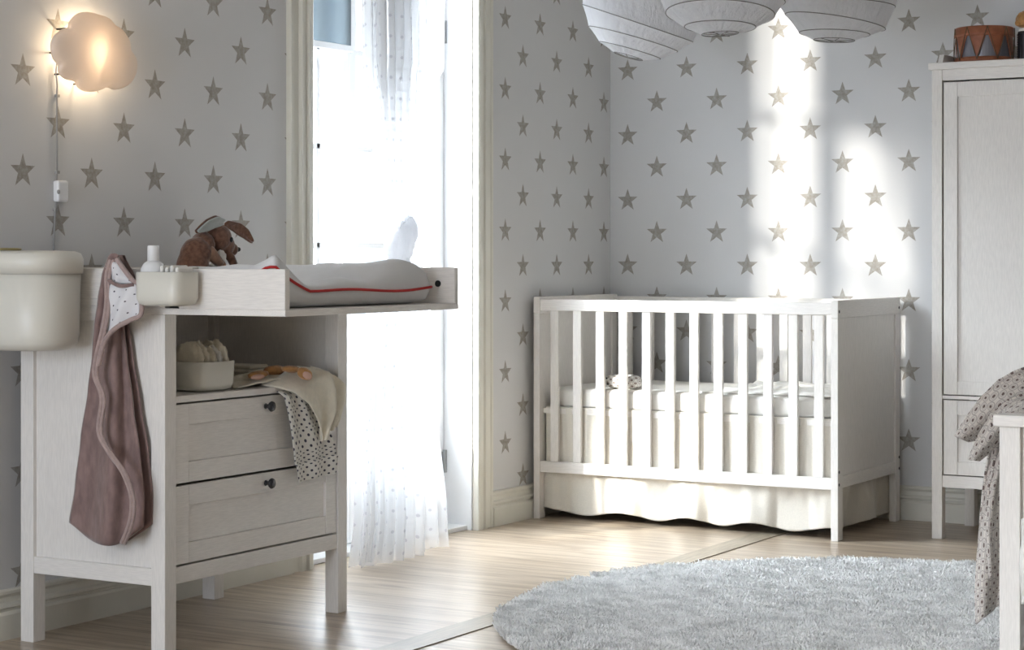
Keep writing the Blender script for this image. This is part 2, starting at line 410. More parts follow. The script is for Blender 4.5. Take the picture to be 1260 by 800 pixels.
PROF = [(0, 0), (.026, 0), (.026, .066), (.022, .072), (.016, .074), (.016, .080), (.022, .084), (.021, .090), (.012, .096), (.010, .110), (.014, .116), (.018, .119), (.018, .127), (.012, .130), (0, .130)]
def bb_left(y0, y1, nm, lab):
    return struct(MB().prism([(x, y0, z) for x, z in PROF], (0, y1-y0, 0)).build(nm, M_trim), lab)
bb_left(YN, DY0-.116, 'baseboard_left', 'moulded cream baseboard behind the changing table')
bb_left(DY1+.114, -.0, 'baseboard_left.001', 'short moulded cream baseboard between door casing and cot')
struct(MB().prism([(0, -x, z) for x, z in PROF], (XE, 0, 0)).build('baseboard_back', M_trim), 'moulded cream baseboard behind cot and wardrobe')

# door casings with a stepped profile
CP = [(0, 0), (.024, 0), (.028, .008), (.028, .026), (.020, .032), (.020, .044), (.026, .050), (.026, .062), (.016, .070), (.016, .098), (.020, .104), (.020, .114), (0, .114)]
struct(MB().prism([(x, DY0-.0-d, 0) for x, d in CP], (0, 0, DTOP+.11)).build('trim_2', M_trim), 'left moulded casing of the balcony door')
struct(MB().prism([(x, DY1+d, 0) for x, d in CP], (0, 0, DTOP+.11)).build('trim_3', M_trim), 'right moulded casing of the balcony door')
struct(MB().prism([(x, DY0-.114, DTOP+d) for x, d in CP], (0, DY1-DY0+.228, 0)).build('trim_4', M_trim), 'moulded head casing of the balcony door')

# balcony door: two glazed leaves in a deep jamb
d = bpy.data.objects.new('door_1', None); C.objects.link(d); d['kind'] = 'structure'; d['label'] = 'bright double balcony door with small panes'; d['_o'] = [0, 0, 0]
XD = -.12
MB().box(-.2, -.001, DY0-.0, DY0+.008, 0, DTOP).box(-.2, -.001, DY1-.008, DY1, 0, DTOP).box(-.2, -.001, DY0, DY1, DTOP-.01, DTOP).build('jamb', M_door, d)
MB().box(-.2, -.02, DY0, DY1, 0, .018).build('threshold', M_door, d, bevel=.003)
YM = -1.72
def leaf(y0, y1, sl, sr):
    m = MB(); a, b_ = XD-.04, XD
    m.box(a, b_, y0, y0+sl, .02, DTOP-.012).box(a, b_, y1-sr, y1, .02, DTOP-.012)
    m.box(a, b_, y0+sl, y1-sr, .02, .15).box(a, b_, y0+sl, y1-sr, .37, .41).box(a, b_, y0+sl, y1-sr, DTOP-.10, DTOP-.012)
    m.box(a+.012, b_-.012, y0+sl, y1-sr, .15, .37)
    ym = (y0+sl+y1-sr)/2
    m.box(a+.008, b_-.006, ym-.011, ym+.011, .41, DTOP-.10)
    for z in (.72, 1.05, 1.385, 1.72): m.box(a+.008, b_-.006, y0+sl, y1-sr, z-.011, z+.011)
    o = m.build('door_leaf', M_door, d, bevel=.003)
    MB().box(XD-.024, XD-.020, y0+sl, y1-sr, .41, DTOP-.10).build('glass', M_glass, o)
leaf(DY0+.01, YM, .09, .04); leaf(YM, DY1-.01, .04, .09)
for z in (.25, 1.845):
    MB().tube([(XD+.006, DY1-.012, z-.042), (XD+.006, DY1-.012, z+.042)], .008, 10).box(XD, XD+.003, DY1-.030, DY1-.012, z-.035, z+.035).build('hinge', M_steel, d)
# blind behind the left leaf
bl = thing('roller_blind', 'blue-grey roller blind half down over the upper left door panes', 'blind', (XD+.012, (DY0+YM)/2, 1.72))
MB().grid(lambda u, v: (XD+.012, lerp(DY0+.05, YM-.01, u), lerp(1.735, DTOP-.05, v)), 1, 1).build('blind_cloth', M_blind, bl, solid=.002)
MB().box(XD+.005, XD+.019, DY0+.045, YM-.005, 1.715, 1.737).build('bottom_bar', M_door, bl, bevel=.002)
MB().tube([(XD+.02, DY0+.045, DTOP-.045), (XD+.02, YM-.005, DTOP-.045)], .02, 14).build('roller', M_door, bl)

# ------------------------------------------------------------------ sheer curtain
cur = thing('sheer_curtain', 'white dotted sheer curtain gathered in a knot beside the balcony door', 'curtain', (.13, -1.77, 0))
CL = [(0, -2.08, -1.50, 1), (.15, -2.05, -1.515, 1), (.45, -2.04, -1.57, .9), (.78, -2.00, -1.61, .8), (.93, -1.90, -1.675, .4), (1.02, -1.83, -1.715, .2), (1.10, -1.85, -1.70, .3), (1.38, -1.94, -1.61, .7), (1.62, -1.98, -1.57, 1), (1.66, -1.985, -1.53, 1), (2.40, -2.02, -1.50, 1)]
def curt(layer):
    def f(u, v):
        z = .004+v*2.36; l, r, k = pl(CL, z)
        if layer: l, r = lerp(l, r, .02), lerp(l, r, .62)
        y = lerp(l, r, u); A = .030*k
        x = .125+layer*.035+A*math.sin(u*(7.5-2*layer)*2*PI+.15*math.sin(z*2.1))+.3*A*math.sin(u*17*2*PI+layer+z*.3)+.006*noise.noise(Vector((u*4, z*2, layer)))
        
        zz = z+(.02*math.sin(u*31)*max(0, 1-z*6) if z < .16 else 0)
        return (x, y, max(zz, .004))
    return f
cloth('curtain_cloth', curt(0), 190, 110, (1.5, 2.36), M_sheer, cur, solid=0)
cloth('curtain_cloth', curt(1), 120, 110, (1.1, 2.36), M_sheer, cur, solid=0)
kn = MB()
kn.blob((.15, -1.815, 1.055), (.042, .066, .080), Matrix.Rotation(-.45, 3, 'X').to_euler(), amp=.10, fr=3.5, seg=48, ring=34)
kn.blob((.15, -1.775, 1.095), (.036, .048, .060), None, amp=.10, fr=4, seg=40, ring=28)
kn.blob((.15, -1.820, .985), (.036, .045, .055), None, amp=.10, fr=4, seg=40, ring=28)
ko = kn.build('knot', M_paper, cur, smooth=True)
m_ = ko.modifiers.new('remesh', 'REMESH'); m_.mode = 'VOXEL'; m_.voxel_size = .004; m_.use_smooth_shade = True
m_ = ko.modifiers.new('smooth', 'SMOOTH'); m_.iterations = 10
rod = thing('curtain_rod', 'white rod over the balcony door carrying the sheer curtain', 'curtain rod', (.13, -1.6, 2.38))
MB().tube([(.13, -2.35, 2.38), (.13, -.9, 2.38)], .012, 12).build('rod', M_door, rod)
for y in (-2.28, -.97): MB().box(0, .14, y-.008, y+.008, 2.36, 2.37).box(0, .006, y-.02, y+.02, 2.33, 2.42).build('bracket', M_door, rod)

# ================================================================== CHANGING TABLE
TX0, TX1, TY0, TY1 = .066, .556, -3.495, -2.700
tt = thing('changing_table', 'white wooden changing table with open shelf, two drawers and fold-out top', 'changing table', (.3, -3.1, 0))
LW = .045
for (x, y) in ((TX0, TY0), (TX1-LW, TY0), (TX0, TY1-LW), (TX1-LW, TY1-LW)):
    MB().box(x, x+LW, y, y+LW, 0, .868).build('leg', M_wz, tt, bevel=.002)
for y0 in (TY0, TY1):
    s = 1 if y0 == TY0 else -1
    a, b_ = sorted((y0+s*.002, y0+s*.024)); MB().box(TX0+LW, TX1-LW, a, b_, .182, .226).build('side_rail', M_wx, tt, bevel=.0015)
    MB().box(TX0+LW, TX1-LW, a, b_, .848, .888).build('side_rail', M_wx, tt, bevel=.0015)
    a, b_ = sorted((y0+s*.012, y0+s*.022)); MB().box(TX0+LW, TX1-LW, a, b_, .226, .848).build('side_panel', M_wz, tt)
MB().box(TX0+.012, TX0+.02, TY0+LW, TY1-LW, .20, .868).build('back_panel', M_wz, tt)
MB().box(TX1-.026, TX1-.003, TY0+LW, TY1-LW, .184, .226).build('front_rail', M_wy, tt, bevel=.0015)
MB().box(TX0+.02, TX1-.002, TY0+.024, TY1-.024, .642, .659).build('shelf', M_wy, tt, bevel=.0015)
MB().box(TX0+.02, TX1-.03, TY0+.024, TY1-.024, .20, .212).build('bottom_board', M_wy, tt)
FY0, FY1 = TY0+LW+.003, TY1-LW-.003
for (z0, z1) in ((.231, .430), (.437, .637)):
    dr = MB().box(TX1-.022, TX1-.004, FY0, FY0+.05, z0, z1).box(TX1-.022, TX1-.004, FY1-.05, FY1, z0, z1)
    dr.box(TX1-.022, TX1-.0048, FY0+.0512, FY1-.0512, z0, z0+.052).box(TX1-.022, TX1-.0048, FY0+.0512, FY1-.0512, z1-.052, z1)
    dr.box(TX1-.022, TX1-.0125, FY0+.05, FY1-.05, z0+.052, z1-.052)
    dr.box(TX0+.06, TX1-.022, FY0+.02, FY0+.032, z0+.02, z1-.03).box(TX0+.06, TX1-.022, FY1-.032, FY1-.02, z0+.02, z1-.03).box(TX0+.06, TX0+.072, FY0+.03, FY1-.03, z0+.02, z1-.03)
    do = dr.build('drawer', M_wy, tt, bevel=.0012)
    kz = z1-.027; kb = MB()
    kb.lathe([(0, 0), (.008, 0), (.006, .004), (.0055, .012), (.012, .016), (.0145, .020), (.013, .024), (0, .026)], 24)
    kb.v = [(TX1-.004+z, -3.075+x, kz+y) for (x, y, z) in kb.v]
    kb.build('knob', M_black, do, smooth=True)
TOPX = .931
MB().box(TX0, TOPX, TY0, TY1, .868, .884).build('top_board', M_wy, tt, bevel=.0015)
MB().box(TX0+LW, TX1-LW, TY0+.001, TY0+.02, .888, .906).box(TX1-.06, TX1, TY0+.001, TY0+.02, .884, .906).build('tray_batten', M_wx, tt, bevel=.001)
MB().box(TX0, .60, TY0, TY0+.02, .906, .983).build('tray_wall', M_wx, tt, bevel=.0015)
MB().box(.601, TOPX-.001, TY0, TY0+.02, .884, .983).build('tray_wall', M_wx, tt, bevel=.0015)
MB().box(TX0, TOPX-.001, TY1-.02, TY1, .884, .983).build('tray_wall', M_wx, tt, bevel=.0015)
MB().box(TX0, TX0+.018, TY0+.02, TY1-.02, .884, .983).build('tray_wall', M_wy, tt, bevel=.0015)
hp = atx(0, 0, 0)
hx = TOPX-.055; hz = .938
MB().tube([(hx, TY1-.0195, hz), (hx, TY1-.0225, hz)], .009, 16).build('bolt_hole', M_hole, tt)

# ------------------------------------------------------------------ changing mat on the tray
mt = thing('changing_mat', 'white padded changing mat with red piping on the changing table top', 'mat', (.55, -3.1, .884))
MX0, MX1, MY0, MY1 = .30, .885, -3.468, -2.765
def matf(side):
    def f(u, v):
        # u around x (length), v across y
        x = lerp(MX0, MX1, u); y = lerp(MY0, MY1, v)
        e = min(1, min(u*(MX1-MX0), (1-u)*(MX1-MX0), v*(MY1-MY0), (1-v)*(MY1-MY0))/.055)
        e = math.sqrt(max(0, 1-(1-e)**2))
        seam = .925+.030*(2*v-1)**4*(1 if v < .5 else .1)+.004*math.sin(v*9+u*4)
        if v < .5: seam += (.036*min(1, max(0, (u-.84)/.12))-.012*(1-min(1, max(0, (u-.7)/.2))))*max(0, 1-v*5)
        if side > 0:
            bol = lerp(.55, 1, u)*.042*math.exp(-((v-.05)/.11)**2)+lerp(.45, 1, u)*.062*math.exp(-((v-.86)/.20)**2)+.020
            h = seam+e*bol+e*.007*noise.noise(Vector((x*9, y*7, 1)))*2
        else:
            h = lerp(seam, .8848, e**.7)
        return (x-(1-e)*.004, y, h)
    return f
MB().grid(matf(1), 60, 60).grid(matf(-1), 60, 60).build('mat_cover', M_mat, mt, smooth=True)
edge = []
for k in range(61): q = matf(1)(1, k/60); edge.append((q[0]+.002, q[1], q[2]))
for k in range(1, 40): q = matf(1)(1-k/40, 1); edge.append((q[0], q[1]+.001, q[2]))
e2 = [(lambda q: (q[0], q[1]-.001, q[2]))(matf(1)(k/40, 0)) for k in range(40)]
MB().tube(e2+edge, .0036, 8).build('red_piping', M_red, mt, smooth=True)

# ------------------------------------------------------------------ plush bunny
def bunny():
    base = atx(262, 325, .20); bx, by = .16, base.y
    P = lambda px, py, dx=0: (lambda q: Vector((q.x+dx, q.y, q.z)))(atx(px, py, .16))
    b = thing('plush_bunny', 'brown plush bunny with long drooping ears sitting behind the changing mat', 'soft toy', (.16, P(258, 330).y, .884))
    def fuse(o, vx=.0035):
        m = o.modifiers.new('remesh', 'REMESH'); m.mode = 'VOXEL'; m.voxel_size = vx; m.use_smooth_shade = True
        m = o.modifiers.new('smooth', 'SMOOTH'); m.iterations = 8; return o
    body = MB()
    def bl(px, py, rx, ry, rz, rot=0, dx=0): body.blob(P(px, py, dx), (rx, ry, rz), Matrix.Rotation(rot, 3, 'X').to_euler(), 28, 20, .05, 3)
    bl(241, 313, .045, .046, .052, -.5); bl(249, 302, .038, .034, .040, -.3); bl(237, 330, .05, .045, .06)
    bl(252, 345, .05, .07, .045)
    fuse(body.build('body', M_bfur, b, smooth=True))
    h = MB(); c = P(266, 293, .01)
    h.blob(c, (.034, .043, .041), None, 28, 20, .02); h.blob(P(273, 302, .01), (.028, .034, .032), None, 24, 16, .02); h.blob(P(281, 307, .012), (.020, .021, .020), None, 24, 16, .02)
    fuse(h.build('head', M_bfur, b, smooth=True))
    MB().blob(P(287, 307, .018), (.009, .006, .007), None).build('nose', M_black, b, smooth=True)
    MB().blob(P(270.5, 295, .043), (.004, .0065, .008), None).build('eye', M_black, b, smooth=True)
    a = MB().tube([P(248, 305, .02), P(250, 315, .035), P(258, 325, .04)], [.017, .018, .013], 16).blob(P(259, 326, .04), (.014, .014, .013), None); a.build('front_leg', M_tan, b, smooth=True)
    MB().tube([P(270, 308, .02), P(276, 318, .025), P(278, 326, .03)], [.013, .013, .012], 16).build('front_leg', M_bfur, b, smooth=True)
    MB().blob(P(262, 317, .03), (.014, .016, .022), None, amp=.2).build('chest_patch', M_wfur, b, smooth=True)
    def ear(pts, wd, mat, nm, off):
        m = MB()
        def f(u, v):
            q = pl([(i/(len(pts)-1), *p) for i, p in enumerate(pts)], v)
            wv = wd*math.sin(PI*min(1, .12+v*.84))**.7
            p = P(q[0], q[1], off)
            a_ = (u-.5)*2*wv
            return (p.x+.012*abs(u-.5)+a_*.35, p.y+a_*q[2], p.z+a_*q[3])
        return m.grid(f, 8, 16).build(nm, mat, b, solid=.004, smooth=True)
    e1 = [(266, 274, .25, .9), (256, 274, .1, 1), (244, 279, .0, 1), (235, 284, 0, 1)]
    ear(e1, .021, M_bfur, 'ear', .015); ear(e1, .017, M_earin, 'ear_lining', .024)
    e3 = [(270, 275, .6, .8), (283, 280, .6, .8), (294, 288, .6, .8), (303, 298, .5, .8)]
    ear(e3, .016, M_bfur, 'ear', .02)
    return b
bunny()

# ------------------------------------------------------------------ hanging containers
def rrect_lathe(cx_, cy_, prof, a, b_, p=.5, seg=64):
    m = MB(); n0 = 0
    for (k, z) in prof:
        for i in range(seg):
            q = 2*PI*i/seg; c_, s_ = math.cos(q), math.sin(q)
            m.v.append((cx_+math.copysign(abs(c_)**p, c_)*(a+k if a+k > 0 else 0), cy_+math.copysign(abs(s_)**p, s_)*max(0, b_+k), z))
    for j in range(len(prof)-1):
        for i in range(seg): m.f.append((j*seg+i, j*seg+(i+1) % seg, (j+1)*seg+(i+1) % seg, (j+1)*seg+i))
    return m
bk = thing('lidded_bin', 'large cream plastic bin with lid hanging on the side of the changing table', 'bin', (.12, -3.61, .77))
BA, BB = .135, .105
edge_x = aty(98, 380, -3.61).x-.048; BX = edge_x-BA; BY = TY0-.004-BB
prof = [(-BB, .776), (-.030, .776), (-.014, .781), (-.004, .794), (0, .814), (.004, .974), (-.001, .976), (-.005, .814), (-.03, .784), (-BB, .782)]
rrect_lathe(BX, BY, prof, BA, BB, .8).build('bin_body', M_plast, bk, smooth=True)
prof = [(.005, .970), (.009, .970), (.010, 1.006), (.004, 1.021), (-.010, 1.027), (-.05, 1.0285), (-BB, 1.029)]
rrect_lathe(BX, BY, prof, BA, BB, .8).build('lid', M_plast, bk, smooth=True)
MB().lathe([(0, 0), (.034, 0), (.037, .003), (.034, .006), (0, .0065)], 32, (BX-.05, BY-.02, 1.029)).build('lid_handle', M_olive, bk, smooth=True)
MB().box(BX-.04, BX+.04, BY+BB-.004, TY0+.024, .985, .988).box(BX-.04, BX+.04, TY0+.021, TY0+.024, .95, .988).build('hook', M_plast, bk)

CADDY_SHIFT = .007
cb = thing('storage_caddy', 'small cream plastic caddy with bottle hanging on the changing table side', 'caddy', (.55, -3.55, .89))
CA, CBk = .100, .052; CXc = (aty(169, 340, -3.55).x+aty(238, 340, -3.55).x)/2+CADDY_SHIFT; CYc = TY0-.003-CBk
CA = (aty(238, 340, -3.55).x-aty(169, 340, -3.55).x)/2-.019
prof = [(-CBk, .892), (-.018, .892), (-.006, .897), (-.001, .909), (0, .975), (-.003, .976), (-.004, .912), (-.02, .896), (-CBk, .896)]
rrect_lathe(CXc, CYc, prof, CA, CBk, .42).build('caddy_body', M_plast, cb, smooth=True)
MB().box(CXc-.035, CXc+.035, CYc+CBk-.003, TY0+.023, .984, .987).box(CXc-.035, CXc+.035, TY0+.0205, TY0+.023, .95, .987).box(CXc-.035, CXc+.035, CYc+CBk-.004, CYc+CBk-.001, .96, .987).build('hook', M_plast, cb)
bo = thing('lotion_bottle', 'white round-shouldered bottle with tall cap standing in the small caddy', 'bottle', (CXc-.05, CYc, .89))
MB().lathe([(0, .8965), (.030, .8965), (.033, .902), (.033, .972), (.030, .985), (.024, .996), (.014, 1.003), (0, 1.004)], 32, (CXc-.045, CYc, 0)).build('bottle_body', M_plastw, bo, smooth=True)
MB().lathe([(0, 1.000), (.0145, 1.000), (.0145, 1.038), (.013, 1.041), (0, 1.0415)], 28, (CXc-.045, CYc, 0)).build('cap', M_plastw, bo, smooth=True)
wp = MB()
for k in range(4): wp.box(CXc+.0+k*.016, CXc+.010+k*.016, CYc-.03, CYc+.03, .8965, .992-.004*(k % 2))
tag(wp.build('cotton_wipes', M_sheet, bevel=.004), 'white cotton wipes sticking up beside the bottle in the caddy', 'wipes')

# ------------------------------------------------------------------ hooded towel on the table side
tw = thing('hooded_towel', 'mauve-brown velour hooded towel hanging on the side of the changing table', 'towel', (.38, -3.52, .28))
YT = -3.525
def Q(px, py, off=0): q = aty(px, py, YT+off); return (q.x, q.z)
LE = [(315, 134), (340, 126), (370, 121), (400, 117), (440, 114), (480, 109), (540, 100), (600, 93), (642, 86)]
RE = [(315, 145), (340, 160), (385, 166), (400, 152), (440, 156), (500, 164), (560, 173), (610, 178), (642, 177)]
def body(u, v):
    py = lerp(316, 642, v); l = pl(LE, py)[0]; r = pl(RE, py)[0]
    px = lerp(l, r, u); yb = py + (27*math.sin(PI*min(1, u*.95+.02))**1.2+5*u)*max(0, (v-.80)/.20)**1.5
    A = .008+.010*v
    dy = A*math.sin(u*PI*3.4+1.2+v*1.6)+.004*math.sin(u*17+v*6)
    bulge = .030*math.sin(PI*u)**.7*(.35+.65*v)
    off = .006-dy*.8-bulge; x, z = Q(px, yb, off)
    return (x, YT+off, z)
cloth('towel_body', body, 50, 90, (.3, .75), M_vel, tw, solid=.006)
# back layer so the towel has depth
def back(u, v):
    p = body(u, v); return (p[0]+.002, min(YT+.027, TY0-.003), p[2]+.004)
cloth('towel_back', back, 30, 50, (.3, .75), M_vel, tw, solid=.004)
def ribbon(pts, r, mat, nm, off=-.05):
    P_ = []
    for (px, py, dy) in pts: x, z = Q(px, py, dy); P_.append((x, YT+dy, z))
    # smooth
    S_ = []
    for i in range(len(P_)-1):
        for k in range(6):
            t = k/6; a = Vector(P_[max(0, i-1)]); b0 = Vector(P_[i]); c0 = Vector(P_[i+1]); d0 = Vector(P_[min(len(P_)-1, i+2)])
            S_.append(.5*((2*b0)+(-a+c0)*t+(2*a-5*b0+4*c0-d0)*t*t+(-a+3*b0-3*c0+d0)*t**3))
    S_.append(Vector(P_[-1]))
    return MB().tube(S_, r, 10).build(nm, mat, tw, smooth=True)
def tri(px, py, dy): x, z = Q(px, py, dy); return Vector((x, YT+dy, z))
def quadsheet(a, b_, c_, d_, nm, mat, wv=.004, sz=(.12, .16)):
    def f(u, v):
        p = a.lerp(b_, u).lerp(d_.lerp(c_, u), v); p = p.copy(); p.y -= .012*math.sin(PI*u)*math.sin(PI*v)+wv*math.sin(u*9+v*5); return p
    return cloth(nm, f, 16, 16, sz, mat, tw, solid=.003)
quadsheet(tri(138, 322, -.030), tri(148, 324, -.030), tri(167, 349, -.036), tri(135, 349, -.036), 'hood_lining', M_hood, .003, (.06, .06))
quadsheet(tri(136, 350, -.046), tri(168, 350, -.046), tri(173, 387, -.046), tri(130, 412, -.046), 'hood_lining', M_hood, .004, (.075, .11))
for z0 in ([(137, 317, -.03), (131, 340, -.044), (131, 370, -.052), (127, 400, -.056), (118, 440, -.058), (116, 462, -.060), (125, 490, -.062), (121, 530, -.066), (133, 556, -.070), (150, 580, -.072), (161, 610, -.064), (160, 640, -.058), (150, 668, -.03)],):
    ribbon(z0, .0055, M_velt, 'trim'); ribbon([(p[0]+3.4, p[1]+1, p[2]+.002) for p in z0], .0045, M_velt, 'trim')
ribbon([(141, 315, -.025), (150, 328, -.036), (163, 345, -.045), (171, 352, -.048), (174, 385, -.052), (160, 394, -.056), (142, 404, -.058), (129, 420, -.058), (121, 450, -.056)], .0062, M_velt, 'trim')
ribbon([(133, 345, -.046), (148, 352, -.052), (165, 350, -.050)], .005, M_vel, 'trim')
ribbon([(134, 330, -.02), (138, 316, -.03), (145, 318, -.025)], .009, M_vel, 'hanging_loop')
MB().tube([(aty(140, 319, YT).x, TY0+.002, aty(140, 321, YT).z-.006), (aty(140, 319, YT).x, YT-.018, aty(140, 321, YT).z-.002)], .005, 12).build('peg', M_plastw, tt, smooth=True)

# ------------------------------------------------------------------ things on the open shelf
SH = .659
bs = thing('storage_bowl', 'cream plastic tub filled with folded nappies on the open shelf', 'tub', (.47, -3.38, SH))
b0 = atx(253, 480, .50); RB = .070
bcy = atx(248, 480, .47).y
prof = [(-.07, SH+.001), (-.022, SH+.001), (-.007, SH+.006), (-.001, SH+.018), (.002, SH+.078), (-.002, SH+.079), (-.005, SH+.02), (-.022, SH+.006), (-.07, SH+.005)]
rrect_lathe(.47, bcy, prof, .068, .082, .62).build('tub_body', M_plast, bs, smooth=True)
for k in range(5):
    yy = bcy-.052+k*.025
    m = MB().blob((.47, yy, SH+.072+.010*math.sin(k*1.7+.6)), (.050, .0122, .050), Matrix.Rotation(.2*math.sin(k*2.1), 3, 'X').to_euler(), 26, 20, .22, 4.5, .8)
    tag(m.build('folded_nappy', M_fleece if k != 3 else M_sheet, smooth=True), ['white folded nappy at the near end of the cream tub', 'cream folded nappy second from the near end of the tub', 'cream folded nappy in the middle of the tub', 'whitest folded nappy in the tub, beside its far end', 'cream folded nappy at the far end of the tub'][k], 'nappy', 'folded nappies in the shelf tub')
sy = atx(306, 460, .36).y
for k in range(4):
    m = MB().box(.28+.003*(k % 2), .40, sy-.048+.003*(k % 2), sy+.046-.002*k, SH+.001+k*.0125, SH+.0125+k*.0125)
    tag(m.build('washcloth', M_fleece, bevel=.005), 'beige folded washcloth, %s of the stack behind the tub' % ['bottommost', 'second from bottom', 'third from bottom', 'topmost'][k], 'washcloth', 'stack of washcloths on the shelf')

XF = TX1+.008
def P3(px, py, x): return atx(px, py, x)
# dotted muslin cloth
mu = [(345, 482, 378, 478), (350, 505, 388, 500), (354, 530, 398, 522), (357, 560, 408, 548), (358, 574, 409, 560), (361, 594, 407, 582)]
def muf(u, v):
    k = [(i/5, *r) for i, r in enumerate(mu)]; a = pl(k, v)
    px, py = lerp(a[0], a[2], u), lerp(a[1], a[3], u); p = P3(px, py, XF+.006)
    p.x += .008+.006*math.sin(u*13+v*2)+(.006 if v > .78 else 0); 
    if v < .06: p.x -= .02*(1-v/.06)
    return p
tag(cloth('muslin_cloth', muf, 40, 60, (.14, .27), M_muslin, None, solid=.002, origin=P3(375, 560, XF)), 'white muslin cloth with dark dots hanging over the drawers', 'cloth')
# cream comforter with bunny appliqué
cf = thing('comforter_blanket', 'cream fleece comforter with orange bunny on the shelf edge', 'blanket', (.5, -2.9, SH))
# lying part
yl, yr = atx(290, 475, .50).y, TY1-.065
def lie(u, v):
    y = lerp(yl, yr, u); x = lerp(.412, TX1+.006, v)
    h = SH+.006+.030*math.sin(PI*min(1, u*1.05))**1.0*(1-.4*v)*(.6+.4*u)+.006*noise.noise(Vector((u*6, v*4, 3)))
    y += .015*math.sin(v*5)
    return (x-.04*(1-u)*v, y, h)
cloth('lying_part', lie, 40, 24, (.3, .3), M_fleece, cf, solid=.005)
ha = [(348, 475, 392, 452), (360, 482, 405, 458), (378, 497, 411, 478), (388, 515, 411, 505), (394, 532, 404, 525), (397, 543, 399, 541)]
def haf(u, v):
    k = [(i/5, *r) for i, r in enumerate(ha)]; a = pl(k, v); px, py = lerp(a[0], a[2], u), lerp(a[1], a[3], u)
    p = P3(px, py, XF+.026); p.x += .008*math.sin(u*6+v*3)
    if v < .25: p.x -= .07*(1-v/.25)**2; p.z += .0
    return p
cloth('hanging_part', haf, 26, 34, (.2, .25), M_fleece, cf, solid=.005)
hb = [(392, 452, 417, 462), (400, 458, 426, 476), (404, 480, 427, 496), (408, 500, 424, 503), (404, 518, 420, 515), (402, 533, 414, 525)]
def hbf(u, v):
    k = [(i/5, *r) for i, r in enumerate(hb)]; a = pl(k, v); px, py = lerp(a[0], a[2], u), lerp(a[1], a[3], u)
    p = P3(px, py, XF+.014); p.x += .007*math.sin(u*9+v*4)
    if v < .2: p.x -= .03*(1-v/.2)**2
    return p
cloth('hanging_part', hbf, 22, 34, (.12, .25), M_fleece, cf, solid=.005)
def flat_blob(pts, mat, nm, par):
    m = MB()
    for (px, py, x, rx, ry, rz, rot) in pts: m.blob(P3(px, py, x), (rx, ry, rz), Matrix.Rotation(rot, 3, 'X').to_euler(), 20, 12, .12, 4)
    return m.build(nm, mat, par, smooth=True)
ap = flat_blob([(318, 461, .50, .02, .040, .010, .05), (338, 456, .48, .022, .045, .014, .0), (358, 454.5, .55, .022, .034, .010, -.1), (375, 460, .592, .016, .030, .016, -.35)], M_orange, 'bunny_applique', cf)
flat_blob([(317, 464, .525, .012, .026, .007, .05)], M_pink, 'ear_lining', ap); flat_blob([(378, 462, .604, .008, .019, .010, -.35)], M_pink, 'ear_lining', ap)

# ================================================================== WALL LAMP (cloud)
lp = thing('wall_lamp', 'glowing white cloud-shaped wall lamp above the changing table', 'wall lamp', (.0, -3.13, 1.58))
OUT = [(85, 27), (95, 17), (108, 15), (120, 18), (132, 22), (139, 30), (150, 37), (158, 50), (160, 62), (167, 72), (168, 86), (163, 99), (153, 107), (140, 110), (130, 107), (118, 112), (104, 112), (95, 107), (91, 100), (80, 97), (72, 90), (71, 80), (65, 72), (62, 58), (65, 46), (75, 37), (83, 34)]
XL = .062
ctr = atx(116, 64, XL)
def shade(u, v):
    n_ = len(OUT); t = u*n_; i = int(t) % n_; k = t-int(t)
    def pp(j): return atx(*OUT[j % n_], XL-.018)
    a, b0, c0, d0 = pp(i-1), pp(i), pp(i+1), pp(i+2)
    p = .5*((2*b0)+(-a+c0)*k+(2*a-5*b0+4*c0-d0)*k*k+(-a+3*b0-3*c0+d0)*k**3)
    aa = math.atan2(p.z-ctr.z, p.y-ctr.y); rc_ = ctr+Vector((0, .155*math.cos(aa), .105*math.sin(aa)))
    r = math.sin(v*PI/2); q = ctr.lerp(rc_.lerp(p, v**1.6), r)
    q.x = XL-.018+.034*math.cos(v*PI/2)**.8
    return q
MB().grid(shade, 108, 24, closeu=True).build('lamp_shade', M_cloud, lp, smooth=True, solid=.002)
wpl = MB().lathe([(0, 0), (.035, 0), (.035, .012), (0, .014)], 28)
wpl.v = [(z, ctr.y+x, ctr.z+y) for (x, y, z) in wpl.v]
wpl.build('wall_plate', M_plastw, lp)
MB().tube([(.010, ctr.y, ctr.z), (.019, ctr.y, ctr.z)], .012, 12).build('bulb', M_plastw, lp)
for (px, py) in ((80, 30), (104, 109), (70, 64), (77, 95), (138, 108)):
    e = atx(px, py, XL-.02); e = ctr.lerp(e, .86)
    MB().tube([(0, e.y, e.z), (XL-.03, e.y, e.z)], .0028, 8).build('bracket', M_bolt, lp)
pt = bpy.data.lights.new('lamp_glow', 'POINT'); pt.energy = 1.6; pt.color = (1.0, .80, .55); pt.shadow_soft_size = .016
po = bpy.data.objects.new('lamp_glow', pt); C.objects.link(po); po.location = (.040, ctr.y+.012, ctr.z-.004)
cdn = [(70, 78), (69, 90), (70.5, 105), (70, 120), (70, 160), (70, 222)]
MB().tube([atx(a, b_, .006) for a, b_ in cdn], .0026, 8).build('cable', M_cable, lp, smooth=True)
MB().tube([atx(a, b_, .006) for a, b_ in [(70, 246), (68, 258), (67, 280), (66, 305), (66, 345)]], .0026, 8).build('cable', M_cable, lp, smooth=True)
s0 = atx(64.5, 222, 0); s1 = atx(77.5, 249, 0)
sw = MB().box(.0, .022, s0.y, s1.y, s1.z, s0.z).build('cable_switch', M_plastw, lp, bevel=.006)
sc_ = atx(72, 236, .022); MB().blob(sc_, (.004, .005, .006), None).build('rocker', M_cable, sw, smooth=True)
for py in (118, 212, 258):
    e = atx(70 if py < 250 else 68, py, .004); MB().box(0, .010, e.y-.006, e.y+.006, e.z-.004, e.z+.004).build('cable_clip', M_cable, lp, bevel=.001)

